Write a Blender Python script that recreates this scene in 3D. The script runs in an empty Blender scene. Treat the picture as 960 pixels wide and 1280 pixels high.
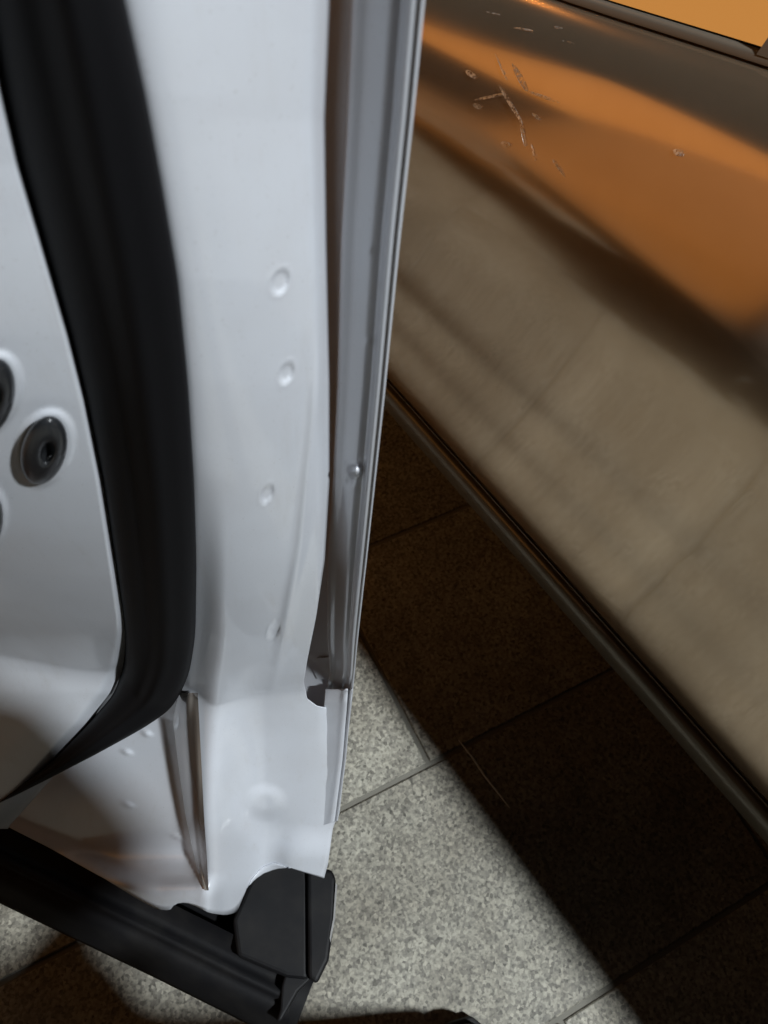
import bpy, math, random
import numpy as np
from mathutils import Matrix, Vector
random.seed(4)
scene = bpy.context.scene
col = scene.collection

# ------------------------------------------------------------------ camera
F, W0, H0, CAMZ = 1029.0, 960.0, 1280.0, 1.20          # focal length in photo pixels, camera height (m)
DOWN = np.array([-80., 580., F]); DOWN /= np.linalg.norm(DOWN)
FWD = np.array([-1125., -1981., F]); FWD -= DOWN*(FWD@DOWN); FWD /= np.linalg.norm(FWD)
RIGHT = np.cross(FWD, -DOWN)
ROT = np.array([RIGHT, FWD, -DOWN])                     # camera (right, down, forward) -> world
CAM = np.array([0., 0., CAMZ])
cd = bpy.data.cameras.new('camera'); cam = bpy.data.objects.new('camera', cd); col.objects.link(cam)
m = Matrix.Identity(4)
for i in range(3):
    m[i][0] = ROT[i][0]; m[i][1] = -ROT[i][1]; m[i][2] = -ROT[i][2]; m[i][3] = CAM[i]
cam.matrix_world = m
cd.sensor_fit = 'HORIZONTAL'; cd.sensor_width = 36.0; cd.lens = 36.0*F/W0
cd.clip_start = 0.01; cd.clip_end = 200
cd.dof.use_dof = True; cd.dof.focus_distance = 0.66; cd.dof.aperture_fstop = 20.0
scene.camera = cam
scene.render.resolution_x = 768; scene.render.resolution_y = 1024

# ------------------------------------------------------------------ world, lamps, exposure (night, lamps only)
world = bpy.data.worlds.new('World'); scene.world = world; world.use_nodes = True
bg = world.node_tree.nodes['Background']
bg.inputs[0].default_value = (0.55, 0.42, 0.30, 1); bg.inputs[1].default_value = 0.010

def area_lamp(name, loc, target, size, power, color, shape='DISK', sy=None):
    ld = bpy.data.lights.new(name, 'AREA'); ld.shape = shape; ld.size = size
    if sy: ld.size_y = sy
    ld.energy = power; ld.color = color
    o = bpy.data.objects.new(name, ld); col.objects.link(o)
    d = Vector(target)-Vector(loc)
    o.location = loc; o.rotation_euler = d.to_track_quat('-Z', 'Y').to_euler()
    return o
area_lamp('white_lamp', (1.07, -1.68, 3.5), (0.1, 0.2, 0.4), 0.15, 175, (0.90, 0.96, 1.0))
area_lamp('orange_street_lamp', (1.6, 4.5, 2.55), (-0.3, 0.6, 0.8), 0.35, 185, (1.0, 0.42, 0.11))
area_lamp('amber_reflection_lamp', (-4.15, 2.7, 2.8), (0.45, 0.5, 1.0), 3.9, 17, (1.0, 0.43, 0.10), 'RECTANGLE', 2.2)  # large panel lamp added out of view, reflected amber in window and shoulder

scene.cycles.caustics_reflective = False; scene.cycles.caustics_refractive = False
vs = scene.view_settings
vs.view_transform = 'Standard'; vs.look = 'None'; vs.exposure = 0.0; vs.gamma = 1.0; vs.use_curve_mapping = False

# ------------------------------------------------------------------ helpers
def ray(x, y):
    return ROT @ np.array([x-W0/2, y-H0/2, F])
NRM = np.array([0.750, 0.662, 0.0]); NRM /= np.linalg.norm(NRM)     # door: inside -> outside
EDG = np.array([NRM[1], -NRM[0], 0.0])                  # door: hinge -> trailing edge
def door_base(z):                                       # door section: upright, tucking in towards the sill
    q = np.clip((0.53-z)/0.24, 0, 3)
    return 0.197-0.111*q**1.35
def vsm(a, b, v):
    t = np.clip((v-a)/(b-a), 0, 1); return t*t*(3-2*t)
def dsv(XYD):
    """points on the door seen at photo pixels (x, y), d metres outboard of the door's reference section"""
    A = np.array(XYD, float); sh = A.shape[:-1]; A = A.reshape(-1, 3)
    r = np.stack([A[:, 0]-W0/2, A[:, 1]-H0/2, np.full(len(A), F)], 1) @ ROT.T
    rn = r @ NRM
    d = A[:, 2]-0.05*vsm(800, 1050, A[:, 1])*(1-vsm(255, 335, A[:, 0]))      # the thicker foot of the door
    lo = np.zeros(len(A)); hi = (CAMZ-0.05)/np.abs(r[:, 2])
    for _ in range(36):
        t = 0.5*(lo+hi); inside = t*rn < door_base(CAMZ+t*r[:, 2])+d
        lo = np.where(inside, t, lo); hi = np.where(inside, hi, t)
    return (CAM+r*lo[:, None]).reshape(*sh, 3)
def ds(x, y, d=0.0): return dsv([(x, y, d)])[0]
def pn(x, y, n):                                        # point on the upright plane n metres outboard
    r = ray(x, y); return CAM+r*(n/(r@NRM))
def pz(x, y, z=0.0):
    r = ray(x, y); return CAM+r*((z-CAMZ)/r[2])
def sm(a, b, v):
    t = np.clip((v-a)/(b-a), 0, 1); return t*t*(3-2*t)
def poly(pts, n):                                       # smooth resample of a polyline, by arc length
    p = np.array(pts, float)
    d = np.r_[0, np.cumsum(np.hypot(*np.diff(p, axis=0).T))]
    t = np.linspace(0, d[-1], n)
    q = np.c_[np.interp(t, d, p[:, 0]), np.interp(t, d, p[:, 1])]
    return q
def smooth(q, k=3):
    q = q.copy()
    for _ in range(k): q[1:-1] = 0.25*q[:-2]+0.5*q[1:-1]+0.25*q[2:]
    return q
def fx(pts, y):                                         # x of a curve as a function of y
    p = np.array(pts, float); return np.interp(y, p[:, 1], p[:, 0])

def obj(name, verts, faces, mat, parent=None, shade=True):
    me = bpy.data.meshes.new(name)
    me.from_pydata([tuple(map(float, v)) for v in verts], [], faces); me.update()
    me.materials.append(mat)
    if shade:
        for p in me.polygons: p.use_smooth = True
    o = bpy.data.objects.new(name, me); col.objects.link(o)
    if parent is not None: attach(o, parent)
    return o
def attach(o, parent):
    o.parent = parent
    off = parent.location if parent.parent is None else Vector((0, 0, 0))     # parts keep world coordinates
    o.matrix_parent_inverse = Matrix.Translation(-Vector(off))
def grid(name, P, mat, parent=None, flip=False, shade=True):
    P = np.array(P); r, c = P.shape[:2]; fs = []
    for i in range(r-1):
        for j in range(c-1):
            a = i*c+j; f = (a, a+1, a+c+1, a+c)
            fs.append(f[::-1] if flip else f)
    return obj(name, P.reshape(-1, 3), fs, mat, parent, shade)
def solid(o, t, off=-1.0):
    md = o.modifiers.new('thickness', 'SOLIDIFY'); md.thickness = t; md.offset = off; return o
def bevel(o, w, seg=2):
    md = o.modifiers.new('bevel', 'BEVEL'); md.width = w; md.segments = max(seg, 3); md.limit_method = 'ANGLE'; return o
def prism(name, pts, vec, mat, parent=None, bev=0.0):
    n = len(pts); vec = np.array(vec)
    v = [np.array(p) for p in pts]+[np.array(p)+vec for p in pts]
    fs = [tuple(range(n)), tuple(range(2*n-1, n-1, -1))]
    fs += [(i, i+n, (i+1) % n+n, (i+1) % n) for i in range(n)]
    o = obj(name, v, fs, mat, parent, False)
    import bmesh
    bm = bmesh.new(); bm.from_mesh(o.data); bmesh.ops.recalc_face_normals(bm, faces=bm.faces); bm.to_mesh(o.data); bm.free()
    if bev: bevel(o, bev)
    return o
def tube(name, pts, rad, mat, parent=None, seg=8):
    pts = [np.array(p) for p in pts]; P = []
    for i, p in enumerate(pts):
        t = pts[min(i+1, len(pts)-1)]-pts[max(i-1, 0)]; t /= np.linalg.norm(t)
        a = np.cross(t, [0, 0, 1.]); a /= np.linalg.norm(a); b = np.cross(a, t)
        rr = rad[i] if hasattr(rad, '__len__') else rad
        P.append([p+rr*(a*math.cos(q)+b*math.sin(q)) for q in np.linspace(0, 2*math.pi, seg+1)])
    return grid(name, P, mat, parent)
def empty(name, loc):
    o = bpy.data.objects.new(name, None); col.objects.link(o); o.location = loc; o.empty_display_size = 0.1; return o
def tag(o, label=None, cat=None, kind=None):
    if label: o['label'] = label
    if cat: o['category'] = cat
    if kind: o['kind'] = kind
    return o

# ------------------------------------------------------------------ materials
def material(name, color, rough=0.5, metallic=0.0, coat=0.0, coat_rough=0.05, ior=1.5):
    mt = bpy.data.materials.new(name); mt.use_nodes = True
    b = mt.node_tree.nodes['Principled BSDF']
    b.inputs['Base Color'].default_value = (*color, 1); b.inputs['Roughness'].default_value = rough
    b.inputs['Metallic'].default_value = metallic; b.inputs['IOR'].default_value = ior
    b.inputs['Coat Weight'].default_value = coat; b.inputs['Coat Roughness'].default_value = coat_rough
    return mt
def nodes(mt):
    nt = mt.node_tree; return nt, nt.nodes, nt.links, nt.nodes['Principled BSDF']
def noise(nt, vec, scale, detail=2.0, rough=0.5):
    n = nt.nodes.new('ShaderNodeTexNoise'); n.inputs['Scale'].default_value = scale
    n.inputs['Detail'].default_value = detail; n.inputs['Roughness'].default_value = rough
    nt.links.new(vec, n.inputs['Vector']); return n
def ramp(nt, fac, stops):
    r = nt.nodes.new('ShaderNodeValToRGB'); el = r.color_ramp.elements
    while len(el) < len(stops): el.new(0.5)
    for e, (p, c) in zip(el, stops): e.position = p; e.color = (*c, 1)
    nt.links.new(fac, r.inputs['Fac']); return r
def geo_pos(nt): return nt.nodes.new('ShaderNodeNewGeometry').outputs['Position']
def add_bump(mt, scale, strength, dist=0.001, detail=3):
    nt, N, L, b = nodes(mt)
    n = noise(nt, geo_pos(nt), scale, detail)
    bp = N.new('ShaderNodeBump'); bp.inputs['Strength'].default_value = strength; bp.inputs['Distance'].default_value = dist
    L.new(n.outputs['Fac'], bp.inputs['Height']); L.new(bp.outputs['Normal'], b.inputs['Normal'])
def add_dirt(mt, clean, dirty, scale, lo, hi):
    nt, N, L, b = nodes(mt)
    n = noise(nt, geo_pos(nt), scale, 6, 0.6)
    r = ramp(nt, n.outputs['Fac'], [(lo, clean), (hi, dirty)])
    L.new(r.outputs['Color'], b.inputs['Base Color'])

white = material('white_door_paint', (0.58, 0.60, 0.64), 0.32, 0, 0.6, 0.08)
add_dirt(white, (0.58, 0.60, 0.64), (0.54, 0.55, 0.58), 9, 0.45, 0.75)
nt, N, L, b = nodes(white)
prev = b.inputs['Base Color'].links[0].from_socket
mp = N.new('ShaderNodeMapping'); mp.inputs['Scale'].default_value = (1, 1, 0.12); L.new(geo_pos(nt), mp.inputs['Vector'])
n = noise(nt, mp.outputs[0], 75, 6, 0.7)
r = ramp(nt, n.outputs['Fac'], [(0.55, (1, 1, 1)), (0.85, (0.90, 0.88, 0.85))])
n3 = noise(nt, geo_pos(nt), 900, 2, 0.5); r3 = ramp(nt, n3.outputs['Fac'], [(0.27, (0.62, 0.58, 0.54)), (0.31, (1, 1, 1))])
ma = N.new('ShaderNodeMix'); ma.data_type = 'RGBA'; ma.blend_type = 'MULTIPLY'; ma.inputs['Factor'].default_value = 1
mb = N.new('ShaderNodeMix'); mb.data_type = 'RGBA'; mb.blend_type = 'MULTIPLY'; mb.inputs['Factor'].default_value = 0.6
L.new(prev, ma.inputs['A']); L.new(r.outputs[0], ma.inputs['B']); L.new(ma.outputs['Result'], mb.inputs['A']); L.new(r3.outputs[0], mb.inputs['B'])
L.new(mb.outputs['Result'], b.inputs['Base Color'])
add_bump(white, 420, 0.06, 0.0005)
channel_shade = material('shaded_channel_white', (0.22, 0.24, 0.27), 0.5)  # white paint darkened to give the shade inside the hem channel
rubber = material('black_rubber', (0.005, 0.005, 0.006), 0.65); add_bump(rubber, 900, 0.2, 0.0004); rubber.node_tree.nodes['Principled BSDF'].inputs['Specular IOR Level'].default_value = 0.15
plastic = material('black_grained_plastic', (0.020, 0.020, 0.021), 0.58)
add_dirt(plastic, (0.006, 0.006, 0.007), (0.017, 0.016, 0.015), 30, 0.45, 0.85); plastic.node_tree.nodes['Principled BSDF'].inputs['Specular IOR Level'].default_value = 0.22; add_bump(plastic, 1500, 0.25, 0.0004)
plug_mat = material('dark_plug', (0.018, 0.019, 0.021), 0.28); add_bump(plug_mat, 300, 0.2, 0.0005)
chrome = material('bright_edge_metal', (0.75, 0.74, 0.72), 0.3, 0.9)

# granite: pale feldspar with grey and dark grains
granite = material('granite', (0.4, 0.39, 0.36), 0.62)
nt, N, L, b = nodes(granite)
pos = geo_pos(nt)
oi = N.new('ShaderNodeObjectInfo')
sh = N.new('ShaderNodeVectorMath'); sh.operation = 'SCALE'; sh.inputs[0].default_value = (7.3, 3.1, 0)
L.new(oi.outputs['Random'], sh.inputs['Scale'])
ad = N.new('ShaderNodeVectorMath'); ad.operation = 'ADD'; L.new(pos, ad.inputs[0]); L.new(sh.outputs[0], ad.inputs[1])
v1 = N.new('ShaderNodeTexVoronoi'); v1.inputs['Scale'].default_value = 250; L.new(ad.outputs[0], v1.inputs['Vector'])
n1 = noise(nt, ad.outputs[0], 190, 4, 0.65)
g0 = ramp(nt, v1.outputs['Color'], [(0.0, (0.14, 0.135, 0.12)), (0.28, (0.29, 0.28, 0.255)), (0.6, (0.44, 0.43, 0.385)), (1.0, (0.60, 0.58, 0.52))])
g1 = ramp(nt, n1.outputs['Fac'], [(0.34, (0.45, 0.45, 0.44)), (0.48, (0.88, 0.88, 0.88)), (0.7, (1.12, 1.12, 1.10))])
n2 = noise(nt, ad.outputs[0], 9, 4, 0.55)
g2 = ramp(nt, n2.outputs['Fac'], [(0.3, (0.72, 0.68, 0.60)), (0.7, (1.10, 1.08, 1.00))])
mr = N.new('ShaderNodeMapRange'); mr.inputs['To Min'].default_value = 0.74; mr.inputs['To Max'].default_value = 1.0
L.new(oi.outputs['Random'], mr.inputs['Value'])
mx = N.new('ShaderNodeMix'); mx.data_type = 'RGBA'; mx.blend_type = 'MULTIPLY'; mx.inputs['Factor'].default_value = 1
L.new(g0.outputs[0], mx.inputs['A']); L.new(g1.outputs[0], mx.inputs['B'])
mx2 = N.new('ShaderNodeMix'); mx2.data_type = 'RGBA'; mx2.blend_type = 'MULTIPLY'; mx2.inputs['Factor'].default_value = 1
L.new(mx.outputs['Result'], mx2.inputs['A']); L.new(g2.outputs[0], mx2.inputs['B'])
sc_ = N.new('ShaderNodeVectorMath'); sc_.operation = 'SCALE'; L.new(mx2.outputs['Result'], sc_.inputs[0]); L.new(mr.outputs[0], sc_.inputs['Scale'])
L.new(sc_.outputs[0], b.inputs['Base Color'])
bp = N.new('ShaderNodeBump'); bp.inputs['Strength'].default_value = 0.35; bp.inputs['Distance'].default_value = 0.0012
L.new(n1.outputs['Fac'], bp.inputs['Height']); L.new(bp.outputs['Normal'], b.inputs['Normal'])

mortar = material('joint_sand', (0.20, 0.19, 0.16), 0.9); add_bump(mortar, 400, 0.5, 0.002)

tan = material('bronze_metallic_paint', (0.55, 0.42, 0.285), 0.17, 0.88, 1.0, 0.045)
nt, N, L, b = nodes(tan)
n = noise(nt, geo_pos(nt), 7, 6, 0.65)
r = ramp(nt, n.outputs['Fac'], [(0.4, (0.64, 0.47, 0.31)), (0.75, (0.70, 0.54, 0.38))]); L.new(r.outputs[0], b.inputs['Base Color'])
n = noise(nt, geo_pos(nt), 26, 8, 0.7)
r = ramp(nt, n.outputs['Fac'], [(0.35, (0.025,)*3), (0.75, (0.10,)*3)]); L.new(r.outputs[0], b.inputs['Coat Roughness'])
sill_mat = material('dark_bronze_sill', (0.13, 0.115, 0.085), 0.4, 0.4, 0.5, 0.15); add_dirt(sill_mat, (0.12, 0.105, 0.075), (0.17, 0.15, 0.115), 20, 0.4, 0.8)
dark = material('dark_underbody', (0.012, 0.011, 0.010), 0.8)
glass = bpy.data.materials.new('mirror_film_glass'); glass.use_nodes = True
nt = glass.node_tree; nt.nodes.remove(nt.nodes['Principled BSDF'])
gs = nt.nodes.new('ShaderNodeBsdfGlossy'); gs.inputs['Roughness'].default_value = 0.04; gs.inputs['Color'].default_value = (0.9, 0.88, 0.85, 1)
tr = nt.nodes.new('ShaderNodeBsdfTransparent'); tr.inputs['Color'].default_value = (0.8, 0.8, 0.78, 1)
mg = nt.nodes.new('ShaderNodeMixShader'); mg.inputs[0].default_value = 0.93
nt.links.new(tr.outputs[0], mg.inputs[1]); nt.links.new(gs.outputs[0], mg.inputs[2]); nt.links.new(mg.outputs[0], nt.nodes['Material Output'].inputs['Surface'])
trim = material('grey_pillar_trim', (0.16, 0.135, 0.105), 0.45, 0.2)
scuff_mat = material('pale_paint_scuff', (1.0, 0.96, 0.9), 0.3, 0.75)
nt, N, L, b = nodes(scuff_mat)                          # thin smears: the paint shows through
tr = N.new('ShaderNodeBsdfTransparent'); mg = N.new('ShaderNodeMixShader'); n = noise(nt, geo_pos(nt), 450, 3, 0.6)
r = ramp(nt, n.outputs['Fac'], [(0.38, (0.0,)*3), (0.62, (0.75,)*3)])
L.new(r.outputs[0], mg.inputs[0]); L.new(tr.outputs[0], mg.inputs[1]); L.new(b.outputs[0], mg.inputs[2]); L.new(mg.outputs[0], N['Material Output'].inputs['Surface'])
leather = material('black_leather', (0.02, 0.019, 0.018), 0.5); add_bump(leather, 250, 0.5, 0.001)
sole_mat = material('black_sole', (0.015, 0.015, 0.015), 0.8)
cloth = material('dark_trouser_cloth', (0.018, 0.018, 0.022), 0.9); add_bump(cloth, 700, 0.5, 0.001)
sliver_mat = material('pale_light_sliver', (0.75, 0.73, 0.68), 0.35)  # pale colour of the tube that imitates a sliver of light

# ------------------------------------------------------------------ ground: granite slabs in running bond
TW, TL, JT = 0.350, 0.700, 0.0075
gv = [(-12, -12, -0.0045), (12, -12, -0.0045), (12, 12, -0.0045), (-12, 12, -0.0045)]
paving = tag(obj('paving', gv, [(0, 1, 2, 3)], mortar, None, False), kind='structure')
import bmesh
bm = bmesh.new(); bmesh.ops.create_cube(bm, size=1.0)
for v in bm.verts: v.co = Vector((v.co.x*(TL-JT), v.co.y*(TW-JT), v.co.z*0.03-0.015))
bmesh.ops.bevel(bm, geom=[e for e in bm.edges if min(v.co.z for v in e.verts) > -0.02], offset=0.0016, segments=1, affect='EDGES')
slab_me = bpy.data.meshes.new('granite_slab'); bm.to_mesh(slab_me); bm.free(); slab_me.materials.append(granite)
Y0J, X0J = 0.1705, 0.250
for j in range(-9, 12):
    for i in range(-5, 6):
        o = bpy.data.objects.new('granite_slab', slab_me); col.objects.link(o)
        o.location = (X0J+(i+0.5)*TL+(0.0 if j % 2 == 0 else TL/2+0.02), Y0J+(j+0.5)*TW, random.uniform(-0.0012, 0.0008))
        o.rotation_euler = (random.uniform(-0.002, 0.002), random.uniform(-0.002, 0.002), 0)
        attach(o, paving)

# ------------------------------------------------------------------ neighbouring bronze car
SD = np.array([-0.1664, 0.9861, 0.0])                   # along its side, away from the camera
SN = np.array([0.9861, 0.1664, 0.0])                    # into the car
car = tag(empty('parked_car', tuple(SN*0.9+np.array([0, 0, 0]))), 'bronze metallic car parked close beside the open white door', 'car')
def cs(l, w, z): return SD*l+SN*w+np.array([0, 0, z])
def ztop(l): return 0.909+0.09*math.tanh((0.30-l)/0.35)          # waistline rising towards the tail
def side(name, prof, l0, l1, mat, n=24, parent=car, wedge=True):
    L_ = np.linspace(l0, l1, n)
    def pt(l, w, z):
        if wedge and z > 0.322: z = 0.322+(min(z, 0.931)-0.322)*(ztop(l)-0.322)/(0.931-0.322)+max(0, z-0.931)
        return cs(l, w, z)
    return grid(name, [[pt(l, w, z) for (w, z) in prof] for l in L_], mat, parent, flip=True)
def spline(pts, n):
    p = np.array(pts, float); d = np.r_[0, np.cumsum(np.hypot(*np.diff(p, axis=0).T))]
    t = np.linspace(0, d[-1], n); q = np.c_[np.interp(t, d, p[:, 0]), np.interp(t, d, p[:, 1])]
    return smooth(q, 40)
SW = 0.464
body_prof = spline([(SW+0.000, 0.324), (SW-0.005, 0.335), (SW-0.009, 0.45), (SW-0.018, 0.55), (SW-0.036, 0.66), (SW-0.054, 0.75), (SW-0.063, 0.815), (SW-0.061, 0.846),
                    (SW-0.054, 0.870), (SW-0.044, 0.892), (SW-0.030, 0.913), (SW-0.017, 0.925), (SW-0.002, 0.931), (SW+0.012, 0.933), (SW+0.03, 0.925)], 170)
door_panel = side('door_panel', [tuple(p) for p in body_prof], -1.0, 2.6, tan, 90)
sill_prof = [(SW+0.06, 0.300), (SW+0.012, 0.306), (SW+0.003, 0.309), (SW-0.001, 0.304), (SW-0.002, 0.290), (SW+0.000, 0.268), (SW+0.004, 0.258), (SW+0.012, 0.254), (SW+0.05, 0.254), (SW+0.10, 0.262)]
side('sill', sill_prof, -1.0, 2.6, sill_mat, 4)
side('door_seal_gap', [(SW-0.0046, 0.3365), (SW+0.0010, 0.3262), (SW+0.0045, 0.3222), (SW+0.055, 0.3215), (SW+0.055, 0.29)], -1.0, 2.6, dark, 3)
side('underbody', [(SW+0.10, 0.2615), (SW+0.16, 0.20), (SW+1.5, 0.20), (SW+1.62, 0.27), (SW+1.66, 0.6), (SW+1.6, 0.93)], -1.0, 2.6, dark, 3)
# belt moulding, window, pillar
gt = math.radians(25)
def gl(k): return (SW+0.010+k*math.sin(gt), 0.934+k*math.cos(gt))
side('belt_moulding', [(SW+0.003, 0.9300), (SW+0.004, 0.9335), (SW+0.006, 0.935), (SW+0.010, 0.935), (SW+0.014, 0.930)], -1.0, 2.6, trim, 60)
GL0 = 0.238
side('window', [gl(0.002), gl(0.55)], GL0, 1.0, glass, 40)
side('pillar', [(gl(0.0)[0]-0.006, gl(0.0)[1]), (gl(0.55)[0]-0.006, gl(0.55)[1])], GL0-0.13, GL0-0.001, trim, 10)
side('rear_window', [gl(0.002), gl(0.55)], -1.0, GL0-0.131, glass, 30)
side('roof', [(gl(0.55)[0]-0.012, gl(0.55)[1]-0.02), (gl(0.55)[0]-0.012, gl(0.55)[1]), (gl(0.55)[0]+0.03, gl(0.55)[1]+0.025), (SW+0.6, 1.47), (SW+0.9, 1.47), (SW+1.27, 1.45)], -1.0, 1.0, tan, 20)
side('bonnet', [(SW+0.029, 0.9275), (SW+0.2, 0.945), (SW+0.8, 0.96), (SW+1.4, 0.945), (SW+1.6, 0.93)], 1.0, 2.6, tan, 20)
# pale paint scuffs on the shoulder
def body_w(p):
    z = 0.322+(p[2]-0.322)*(0.931-0.322)/(ztop(p@SD)-0.322)
    n_ = int(np.argmax(body_prof[:, 1])); return float(np.interp(z, body_prof[:n_, 1], body_prof[:n_, 0]))
def body_at(x, y):
    r = ray(x, y); t0 = 0
    for t in np.linspace(2e-4, 1.2e-3, 900):
        p = CAM+r*t
        if p@SN >= body_w(p): return p
    return p
def scuff(x, y, ln, wd, ang):
    a = math.radians(ang); P = []; M = 10
    for k in range(M):
        q = 2*math.pi*k/M; u = math.cos(q)*ln/2*(1 if k % 2 else 0.9); v = math.sin(q)*wd/2
        P.append(body_at(x+u*math.cos(a)-v*math.sin(a), y+u*math.sin(a)+v*math.cos(a))-SN*0.0012)
    obj('scuff', P, [tuple(range(M))], scuff_mat, door_panel, False)
for s in [(651, 96, 42, 7, 62), (628, 84, 40, 2, 66), (590, 92, 18, 7, 35), (598, 132, 13, 6, 25), (672, 145, 14, 4, 40), (634, 180, 16, 7, 15),
          (656, 36, 26, 3, 8), (700, 34, 12, 3, 12), (618, 16, 20, 2, 12), (712, 52, 16, 2, 14), (668, 190, 24, 3, 75), (700, 210, 30, 3, 55), (640, 130, 60, 5, 58), (680, 120, 50, 4, 20), (615, 120, 44, 4, -12), (850, 190, 16, 9, 20), (655, 165, 40, 4, 80)]:
    scuff(*s)

# ------------------------------------------------------------------ the open white door
door = tag(empty('car_door', tuple(np.array([0.02, 0.10, 0.0]))), 'open white car door with black rubber seal, seen on its inner edge', 'car door')

SEAL_L = [(-72, -220), (-30, -40), (0, 110), (22, 205), (50, 300), (85, 420), (105, 500), (126, 600), (145, 720), (156, 790), (158, 830), (146, 868), (112, 905), (62, 955), (-10, 1005), (-90, 1050)]
SEAL_R = [(95, -220), (148, -50), (160, 0), (186, 120), (206, 230), (226, 350), (238, 480), (245, 600), (247, 700), (245, 795), (237, 845), (215, 886), (180, 910), (120, 943), (62, 973), (-70, 1040)]
GROOVE = [(424, -220), (412, 0), (406, 150), (408, 300), (412, 480), (412, 600), (406, 700), (395, 772), (384, 826), (380, 852), (384, 874), (396, 883), (404, 884.5)]
EDGE = [(556, -220), (528, 0), (514, 150), (498, 300), (479, 500), (458, 700), (447, 800), (441, 868), (432, 950), (424, 1022), (419, 1035), (412, 1080), (405, 1098)]
BOTTOM = [(-90, 1006), (0, 1046), (60, 1074), (130, 1110), (170, 1133), (196, 1146), (212, 1147), (219, 1138), (232, 1136), (246, 1141), (262, 1148), (282, 1150), (296, 1146), (304, 1126), (314, 1102), (328, 1086), (343, 1080), (375, 1090), (405, 1098)]

def blob(x, y, cx, cy, rx, ry, ang=0):
    a = math.radians(ang); dx, dy = x-cx, y-cy
    u = (dx*math.cos(a)+dy*math.sin(a))/rx; v = (-dx*math.sin(a)+dy*math.cos(a))/ry
    return math.sqrt(u*u+v*v)
DIMPLES = [(350, 352, 11, 17, 22, 0.0016), (358, 466, 9, 14, 25, 0.0018), (334, 617, 8, 12, 28, 0.0014), (343, 788, 7, 11, 30, 0.0015)]
def segdist(x, y, pts):
    best = 1e9
    for (ax, ay), (bx, by) in zip(pts[:-1], pts[1:]):
        vx, vy = bx-ax, by-ay; t = ((x-ax)*vx+(y-ay)*vy)/(vx*vx+vy*vy); t = min(1, max(0, t))
        best = min(best, math.hypot(x-ax-t*vx, y-ay-t*vy))
    return best
CREASE = [(236, 840), (243, 900), (247, 960), (252, 1030), (260, 1112)]
LIP = [(-90, 985), (0, 1030), (110, 1072), (172, 1106), (200, 1113), (258, 1110)]
SR2 = [(p[0], p[1]) for p in SEAL_R if p[1] <= 850]
def shell_depth(x, y):
    xs = fx(SR2, min(y, 845)); xg = fx([p for p in GROOVE if p[1] < 480]+[(412, 480), (412, 600), (414, 900), (405, 1100)], y)
    u = (x-xs)/(xg-xs)
    top = 1-sm(800, 980, y)
    ub = max(0.0, min(1.2, u))
    d = -0.046+0.046*ub**1.35
    d += 0.010*sm(0.90, 1.06, u)*top                      # rolls over towards the hem channel
    d += 0.005*(1-sm(0.0, 0.22, u))*sm(560, 800, y)       # turns in under the seal
    d -= 0.0016*math.exp(-((x-fx([(398, 400), (392, 520), (376, 680), (352, 810), (330, 900)], y))/7)**2)*sm(400, 520, y)*(1-sm(760, 900, y))
    for cx, cy, rx, ry, a, dep in DIMPLES:
        if abs(x-cx) < 30 and abs(y-cy) < 40:
            k = blob(x, y, cx, cy, rx, ry, a); d += 0.6*dep*(1-sm(0.70, 1.0, k))-0.0003*math.exp(-((k-1.12)/0.12)**2)
    # drain pocket left of the crease
    if y > 820:
        cx = fx(CREASE, y)
        w = sm(835, 900, y)*(1-sm(1060, 1112, y))
        wall = fx([(150, 830), (196, 900), (206, 950), (222, 1040), (242, 1100), (256, 1118)], y)
        into = 1-sm(wall, cx+4, x)
        d += 0.034*into*w
        for (px, py) in [(158, 940), (160, 1006), (221, 1046), (183, 917)]:
            k = blob(x, y, px, py, 9, 5, 30); d -= 0.0022*(1-sm(0.2, 1.0, k))
        # bright rolled lip under the pocket and the plain flange below it
        dl = y-np.interp(x, [p[0] for p in LIP], [p[1] for p in LIP])
        side_ = 1-sm(255, 285, x)
        d -= side_*0.012*sm(-20, 12, dl)
        # moulded swellings near the corner
        k = blob(x, y, 332, 1003, 26, 24, 20); d -= 0.004*(1-sm(0.3, 1.1, k))
        d -= 0.010*sm(1030, 1075, y)*sm(325, 365, x)
        d += 0.006*math.exp(-((x-345)/22)**2)*sm(990, 1050, y)
        d += 0.008*sm(0.0, 1.0, (y-1100)/45)*sm(255, 285, x)
    return d

def coons(top, bot, left, right, nu, nv):
    T, Bq, Lq, Rq = poly(top, nu), poly(bot, nu), poly(left, nv), poly(right, nv)
    out = np.zeros((nv, nu, 2))
    for j in range(nv):
        v = j/(nv-1)
        for i in range(nu):
            u = i/(nu-1)
            out[j, i] = (1-v)*T[i]+v*Bq[i]+(1-u)*Lq[j]+u*Rq[j]-((1-u)*(1-v)*T[0]+u*(1-v)*T[-1]+(1-u)*v*Bq[0]+u*v*Bq[-1])
    for _ in range(500):
        out[1:-1, 1:-1] = 0.25*(out[:-2, 1:-1]+out[2:, 1:-1]+out[1:-1, :-2]+out[1:-1, 2:])
    return out
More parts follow.
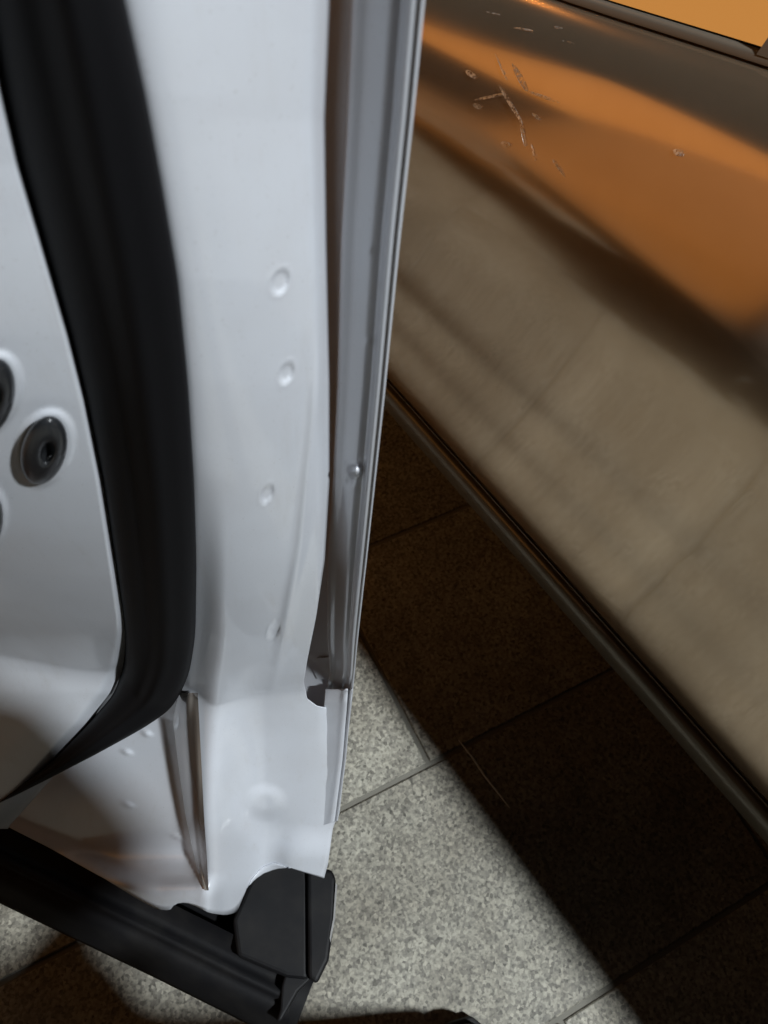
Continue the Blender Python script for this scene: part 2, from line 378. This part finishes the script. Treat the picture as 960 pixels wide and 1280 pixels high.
# shell: upper block (beside the seal) and lower block share the row y = 800
NU = 90
rows = []
seal_mid = lambda y: 0.5*(fx(SEAL_L, y)+fx(SEAL_R, y))
for y in np.linspace(-150, 800, 230):
    xl, xr = seal_mid(y)+10, fx(GROOVE, y)
    rows.append([(xl+(xr-xl)*k, y) for k in np.linspace(0, 1, NU)])
left_low = [(rows[-1][0][0], 800), (205, 850), (170, 880), (100, 920), (40, 950), (-90, 985)]
right_low = [(fx(GROOVE, 800), 800)]+[p for p in GROOVE if p[1] > 800]+[(432, 888), (430, 950), (421, 1022), (416, 1036), (410, 1080), (405, 1098)]
low = coons(rows[-1], BOTTOM, left_low, right_low, NU, 150)
rows = rows[:-1]+[[tuple(p) for p in rr] for rr in low]
P = dsv([[(x, y, shell_depth(x, y)) for (x, y) in rr] for rr in rows])
shell = solid(grid('door_shell', P, white, door, flip=True), 0.0012, -1.0)

# crinkled glossy film stuck along the fold of the drain pocket
film_mat = material('glossy_film', (0.30, 0.27, 0.24), 0.2, 0.2, 1.0, 0.03)
FL = [(222, 868), (216, 900), (222, 950), (232, 1020), (246, 1085), (256, 1114)]
FR = [(247, 862), (249, 900), (252, 960), (255, 1020), (259, 1080), (261, 1116)]
P = []
for y in np.linspace(866, 1113, 120):
    xl, xr = fx(FL, y), fx(FR, y)
    P.append([(x, y, shell_depth(x, y)-0.0010-0.0022*k-0.0010*math.sin(k*6.5+0.012*y+0.8*math.sin(y*0.03))-0.0002*math.sin(k*17+y*0.02)) for k, x in zip(np.linspace(0, 1, 22), np.linspace(xl, xr, 22))])
grid('protective_film', dsv(P), film_mat, door, flip=True)

# hem channel behind the shell edge, and the hem itself
ys = np.linspace(-150, 905, 130)
P = [[ds(x, y, d) for x, d in ((fx(GROOVE, y)-30, 0.030), (fx(GROOVE, y)-6, 0.036), (fx(GROOVE, y)+14, 0.036), (fx(EDGE, y)-8, 0.016))] for y in ys]
grid('hem_channel', P, channel_shade, door, flip=True)
HEM = [(0,.013),(.04,.0095),(.10,.0090),(.22,.0088),(.27,.0085),(.50,.0055),(.55,.0050),(.60,.0049),(.67,.0053),(.70,.0055),(.74,.0048),(.78,.0026),(.82,.0014),(.86,.0012),(.93,.0017),(1,.0028)]
hk = np.array([h[0] for h in HEM]); hd = np.array([h[1] for h in HEM])
def hem_left(y):
    return fx([(452, -220), (438, 0), (432, 150), (424, 300), (420, 480), (414, 600), (408, 700), (409, 800), (412, 840), (406, 866)], y)
def hem_depth(x, y, k, scale):
    d = float(np.interp(k, hk, hd))*scale
    q = blob(x, y, 444, 588, 12, 10, 0); d -= 0.0044*(1-sm(0.0, 1.0, q))            # the little dent pushed into the edge
    q = blob(x, y, 438, 601, 9, 9, 0); d += 0.0012*(1-sm(0.0, 1.0, q))
    for (cx, cy) in ((460, 428), (461, 312)):
        q = blob(x, y, cx, cy, 7, 9, 30); d -= 0.0006*(1-sm(0.0, 1.0, q))
    return d
KS = np.unique(np.r_[np.linspace(0, 1, 44), hk])
def hem_rows(y0, y1, n, lf, rf, sc, endroll):
    out = []
    for y in np.linspace(y0, y1, n):
        xl, xr = lf(y), rf(y); rr = []
        for k in KS:
            x = xl+(xr-xl)*k
            rr.append((x, y, hem_depth(x, y, k, sc)+endroll(y)))
        out.append(rr)
    return dsv(out)
scl = lambda y: 1.0
P = hem_rows(-150, 866, 340, hem_left, lambda y: fx(EDGE, y), 1.0, lambda y: 0.005*sm(846, 866, y))
solid(grid('hem', P, white, door, flip=True), 0.0009, -1.0)
low_l = lambda y: fx([(406, 862), (403, 900), (400, 960), (394, 1005), (388, 1036)], y)
low_r = lambda y: fx([(440, 862), (432, 950), (422, 1026), (419, 1036)], y)
P = []
for j, v in enumerate(np.linspace(0, 1, 110)):
    rr = []
    for k in np.linspace(0, 1, 26):
        y = 862+v*((1037 if True else 0)-862)-v*11*k*(v > 0.9)*((v-0.9)/0.1)
        x = low_l(y)+(low_r(y)-low_l(y))*k
        d = -0.0035+0.004*(1-k)-0.0012*math.exp(-((k-0.72)/0.1)**2)+0.003*math.exp(-((k-0.9)/0.03)**2)+0.0035*(1-sm(862, 880, y))
        d += 0.0003*math.sin(y*0.16+k*3)*math.sin(y*0.05)
        rr.append((x, y, d))
    P.append(rr)
solid(grid('hem_overlap', dsv(P), white, door, flip=True), 0.0009, -1.0)
# small pale patch set across the drain opening
P = [[ds(x, y, 0.011+0.004*(1-k)) for k, x in zip(np.linspace(0, 1, 6), np.linspace(391+abs(y-836)*0.4, 416, 6))] for y in np.linspace(822, 849, 6)]
grid('pale_patch', P, white, door, flip=True)
# outer skin of the door, from the trailing edge forward to the hinge
P = []
for y in np.r_[np.linspace(-150, 860, 40), np.linspace(880, 1028, 14)]:
    e = ds(fx(EDGE, y)-1.2, y, 0.0012 if y < 1030 else 0.002); rr = []
    for k in np.r_[0, 0.004, 0.012, 0.03, 0.06, np.linspace(0.1, 1.08, 12)]:
        rr.append(e-EDG*k+NRM*(0.012*(1-math.exp(-k/0.01))+0.03*math.sin(min(1, k/1.1)*math.pi)))
    P.append(rr)
solid(grid('outer_skin', P, white, door), 0.0009, -1.0)

# inner panel with its rolled edge
INR = [(-66, -220), (-24, -40), (6, 110), (28, 205), (56, 300), (91, 420), (111, 500), (131, 600), (150, 720), (160, 790), (161, 832), (152, 866), (126, 905), (90, 945), (48, 992), (12, 1032), (8, 1040)]
def inner_depth(x, y, xr):
    e = xr-x
    d = -0.056-0.00016*max(0, e)
    low_ = sm(760, 900, y)
    d += (0.006+0.010*low_)*(1-sm(0, 10+26*low_, e))
    d += 0.004*low_*(1-sm(0, 90, e))
    for cx, cy, rx, ry in ((56, 560, 40, 55), (-12, 492, 42, 60), (-32, 655, 44, 60)):
        k = blob(x, y, cx, cy, rx, ry, 20); d -= 0.0010*(1-sm(0.80, 0.95, k))
    return d
P = []
for y in np.linspace(-150, 1036, 300):
    xr = fx(INR, y)
    P.append([(x, y, inner_depth(x, y, xr)) for x in xr-(xr+140)*(1-np.linspace(0, 1, 70)**0.8)])
solid(grid('inner_panel', dsv(P), white, door, flip=True), 0.001, -1.0)

# rubber seal
n = 220
Lp, Rp = smooth(poly(SEAL_L, n), 6), smooth(poly(SEAL_R, n), 6)
P = []
for a, c in zip(Lp, Rp):
    rr = []
    for k in np.linspace(-0.04, 1.0, 26):
        p = a+(c-a)*k
        d = -0.050-0.011*math.sqrt(max(0, 1-(2*k-1)**2))-0.0018*math.exp(-((k-0.58)/0.12)**2)+0.0010*math.exp(-((k-0.36)/0.10)**2)
        if k < 0: d = -0.044
        if k > 0.97: d += 0.012*(k-0.97)/0.03
        rr.append((p[0], p[1], d))
    P.append(rr)
grid('rubber_seal', dsv(P), rubber, door, flip=True)

# rubber plugs / bolt heads in the inner panel
def plug(cx, cy, rx, ry, ang):
    a = math.radians(ang); P = []
    prof = [(1.0, 0.0), (1.0, 0.004), (0.93, 0.0062), (0.75, 0.0078), (0.5, 0.0086), (0.34, 0.0088), (0.27, 0.006), (0.22, 0.003), (0.02, 0.003)]
    for s, hgt in prof:
        ring = []
        for q in np.linspace(0, 2*math.pi, 29):
            oxh, oyh = (1-s)*rx*0.25, (1-s)*ry*0.06
            px = cx+oxh+s*(rx*math.cos(q)*math.cos(a)-ry*math.sin(q)*math.sin(a))
            py = cy+oyh+s*(rx*math.cos(q)*math.sin(a)+ry*math.sin(q)*math.cos(a))
            ring.append((px, py, inner_depth(px, py, fx(INR, py))-0.0005-0.65*hgt))
        P.append(ring)
    grid('plug', dsv(P), plug_mat, door, flip=True)
plug(55, 563, 28, 44, 16); plug(-12, 497, 30, 50, 14); plug(-30, 655, 33, 48, 14)

# black lower cladding
def lerp_curve(pts, x): return float(np.interp(x, [p[0] for p in pts], [p[1] for p in pts]))
xs = np.linspace(-120, 362, 70)
base200 = [1122, 1146, 1160, 1165, 1175, 1179, 1184, 1204, 1222, 1226]        # heights of the ridges where x = 200
curves = [([(-120, v-156), (0, v-96), (200, v), (300, v+50), (362, v+79)], 0) for v in base200]
ZC = [0.262, 0.246, 0.246, 0.258, 0.256, 0.247, 0.249, 0.236, 0.214, 0.205]
P = []
for x in xs:
    rr = []
    for (c, _), zc in zip(curves, ZC):
        y = lerp_curve(c, x)+(0.6*math.sin(x*0.9)*(zc < 0.206))
        rr.append(pz(x, y, zc))
    last = rr[-1]; rr.append(last+NRM*0.06); rr.append(last+NRM*0.10+np.array([0, 0, 0.05]))
    P.append(rr)
P = [[p-EDG*k for p in P[0]] for k in (0.80, 0.60, 0.40, 0.20, 0.05)]+P      # runs on to the hinge end of the door
grid('lower_cladding', P, plastic, door)
E0 = ds(419, 1020, 0.004)
grid('outer_cladding', [[E0-EDG*k+NRM*(o+0.03*math.sin(k/1.1*math.pi))+np.array([0, 0, z-E0[2]]) for (o, z) in ((0.014, E0[2]+0.03), (0.018, E0[2]), (0.016, 0.30), (0.0, 0.22), (-0.02, 0.205))] for k in np.linspace(0.03, 1.08, 14)], plastic, door)
dn = (0, 0, -0.05)
prism('cladding_bracket', [pz(x, y, 0.268) for x, y in [(290, 1150), (304, 1118), (314, 1096), (330, 1076), (348, 1070), (380, 1076), (386, 1100), (386, 1225), (358, 1222), (296, 1196)]], dn, plastic, door, 0.005)
prism('cladding_end', [pz(x, y, 0.262) for x, y in [(350, 1262), (352, 1232), (362, 1195), (368, 1110), (372, 1088), (386, 1090), (388, 1225), (372, 1240), (352, 1276), (345, 1278)]], dn, plastic, door, 0.0025)
prism('outer_cover', [pz(x, y, 0.276) for x, y in [(384, 1090), (404, 1086), (414, 1086), (420, 1098), (418, 1150), (411, 1200), (396, 1231), (385, 1222)]], dn, plastic, door, 0.004)
prism('bright_edge', [pz(x, y, 0.2775) for x, y in [(419.5, 1104), (421.5, 1106), (418.5, 1150), (413, 1178), (412, 1172), (416.5, 1148)]], (0, 0, -0.006), chrome, door)  # narrow pale metallic strip along the edge of the cover

# ------------------------------------------------------------------ photographer's shoe and the added sliver of light
def skin(name, joints, bones, mat, parent=None, root=0, sub=2):
    me = bpy.data.meshes.new(name); me.from_pydata([j[:3] for j in joints], bones, []); me.update(); me.materials.append(mat)
    o = bpy.data.objects.new(name, me); col.objects.link(o)
    if parent is not None: attach(o, parent)
    sk = o.modifiers.new('skin', 'SKIN'); sk.use_smooth_shade = True
    if not me.skin_vertices: me.skin_vertices.new()
    for i, j in enumerate(joints):
        me.skin_vertices[0].data[i].radius = (j[3], j[4] if len(j) > 4 else j[3]); me.skin_vertices[0].data[i].use_root = (i == root)
    sb = o.modifiers.new('sub', 'SUBSURF'); sb.levels = sub; sb.render_levels = sub
    return o
PX, PY = -0.066, -0.42                                   # photographer's unseen body, added behind the camera to shade the door foot
face = material('skin', (0.45, 0.28, 0.20), 0.55); unseen_jacket_mat = material('unseen_jacket_cloth', (0.02, 0.02, 0.024), 0.85); add_bump(unseen_jacket_mat, 500, 0.5, 0.001)  # skin and cloth of the added unseen body
hair_mat = material('dark_hair', (0.02, 0.014, 0.01), 0.6)
person = skin('person', [(PX, PY, 1.30, 0.07), (PX, PY+0.02, 1.46, 0.055), (PX, PY+0.05, 1.53, 0.06), (PX, PY+0.10, 1.60, 0.085, 0.10), (PX, PY+0.11, 1.69, 0.085, 0.10), (PX, PY+0.09, 1.75, 0.05),  # added unseen body, shades the door foot
     (PX-0.2, PY+0.01, 1.36, 0.045), (PX-0.23, PY+0.13, 1.12, 0.036), (-0.10, -0.10, 1.17, 0.025), (-0.065, -0.065, 1.19, 0.022),
     (PX+0.2, PY+0.01, 1.36, 0.045), (PX+0.225, PY+0.12, 1.12, 0.036), (0.085, -0.11, 1.17, 0.025), (0.06, -0.065, 1.19, 0.022)],
    [(0, 1), (1, 2), (2, 3), (3, 4), (4, 5), (0, 6), (6, 7), (7, 8), (8, 9), (0, 10), (10, 11), (11, 12), (12, 13)], face)
tag(person, 'unseen person in dark clothes added to shade the door foot, only one black shoe showing', 'person')
skin('unseen_hair', [(PX, PY+0.04, 1.62, 0.07), (PX, PY+0.07, 1.70, 0.088, 0.10), (PX, PY+0.08, 1.76, 0.075)], [(0, 1), (1, 2)], hair_mat, person)
skin('unseen_jacket', [(PX, PY, 0.92, 0.17, 0.13), (PX, PY, 1.10, 0.165, 0.125), (PX, PY, 1.30, 0.18, 0.12), (PX, PY+0.01, 1.42, 0.09, 0.08),
     (PX-0.2, PY+0.01, 1.36, 0.072), (PX-0.23, PY+0.13, 1.12, 0.058), (-0.125, -0.125, 1.165, 0.042),
     (PX+0.2, PY+0.01, 1.36, 0.072), (PX+0.225, PY+0.12, 1.12, 0.050), (0.098, -0.135, 1.165, 0.038)],
     [(0, 1), (1, 2), (2, 3), (2, 4), (4, 5), (5, 6), (2, 7), (7, 8), (8, 9)], unseen_jacket_mat, person)
skin('unseen_trousers', [(PX, PY, 0.93, 0.15, 0.12), (PX-0.10, PY, 0.84, 0.095), (PX-0.13, PY+0.02, 0.48, 0.068), (PX-0.15, PY-0.02, 0.10, 0.058),
     (PX+0.10, PY, 0.84, 0.095), (PX+0.18, PY+0.10, 0.48, 0.066), (0.115, -0.185, 0.11, 0.050)],
     [(0, 1), (1, 2), (2, 3), (0, 4), (4, 5), (5, 6)], cloth, person)
stations = [(-0.135, 0.004, 0.030), (-0.125, 0.026, 0.046), (-0.10, 0.040, 0.060), (-0.06, 0.047, 0.074), (-0.01, 0.045, 0.090), (0.03, 0.040, 0.104), (0.07, 0.036, 0.114), (0.105, 0.035, 0.118), (0.128, 0.028, 0.114), (0.138, 0.006, 0.102)]
def make_shoe(C, rz):
    cr, sr = math.cos(rz), math.sin(rz)
    T = lambda x, y, z: np.array([C[0]+x*cr-y*sr, C[1]+x*sr+y*cr, z])
    P = [[T(x, -hw*math.cos(q)*(1.0 if math.sin(q) < 0.3 else 1-0.35*(math.sin(q)-0.3)), 0.018+(top-0.018)*math.sin(q)**0.8) for q in np.linspace(0, math.pi, 15)] for (x, hw, top) in stations]
    up = grid('shoe', P, leather, person); up.modifiers.new('sub', 'SUBSURF').render_levels = 2
    pts = [T(x*1.02, hw+0.004, 0.0) for (x, hw, top) in stations]+[T(x*1.02, -hw-0.004, 0.0) for (x, hw, top) in stations[::-1]]
    prism('sole', pts, (0, 0, 0.021), sole_mat, up, 0.003)
make_shoe((0.020, -0.162), 0.05); make_shoe((PX-0.15, PY+0.06), -math.pi/2)

st = [pz(x, y, 0.0035) for x, y in [(573, 925), (590, 946), (606, 970), (622, 990), (637, 1010)]]  # thin tube stands in for a sliver of light on the shadowed ground
tag(tube('light_sliver', st, [0.0008, 0.0016, 0.0018, 0.0016, 0.0007], sliver_mat), 'thin pale tube added as a sliver of light in the dark shadow', 'light_sliver')
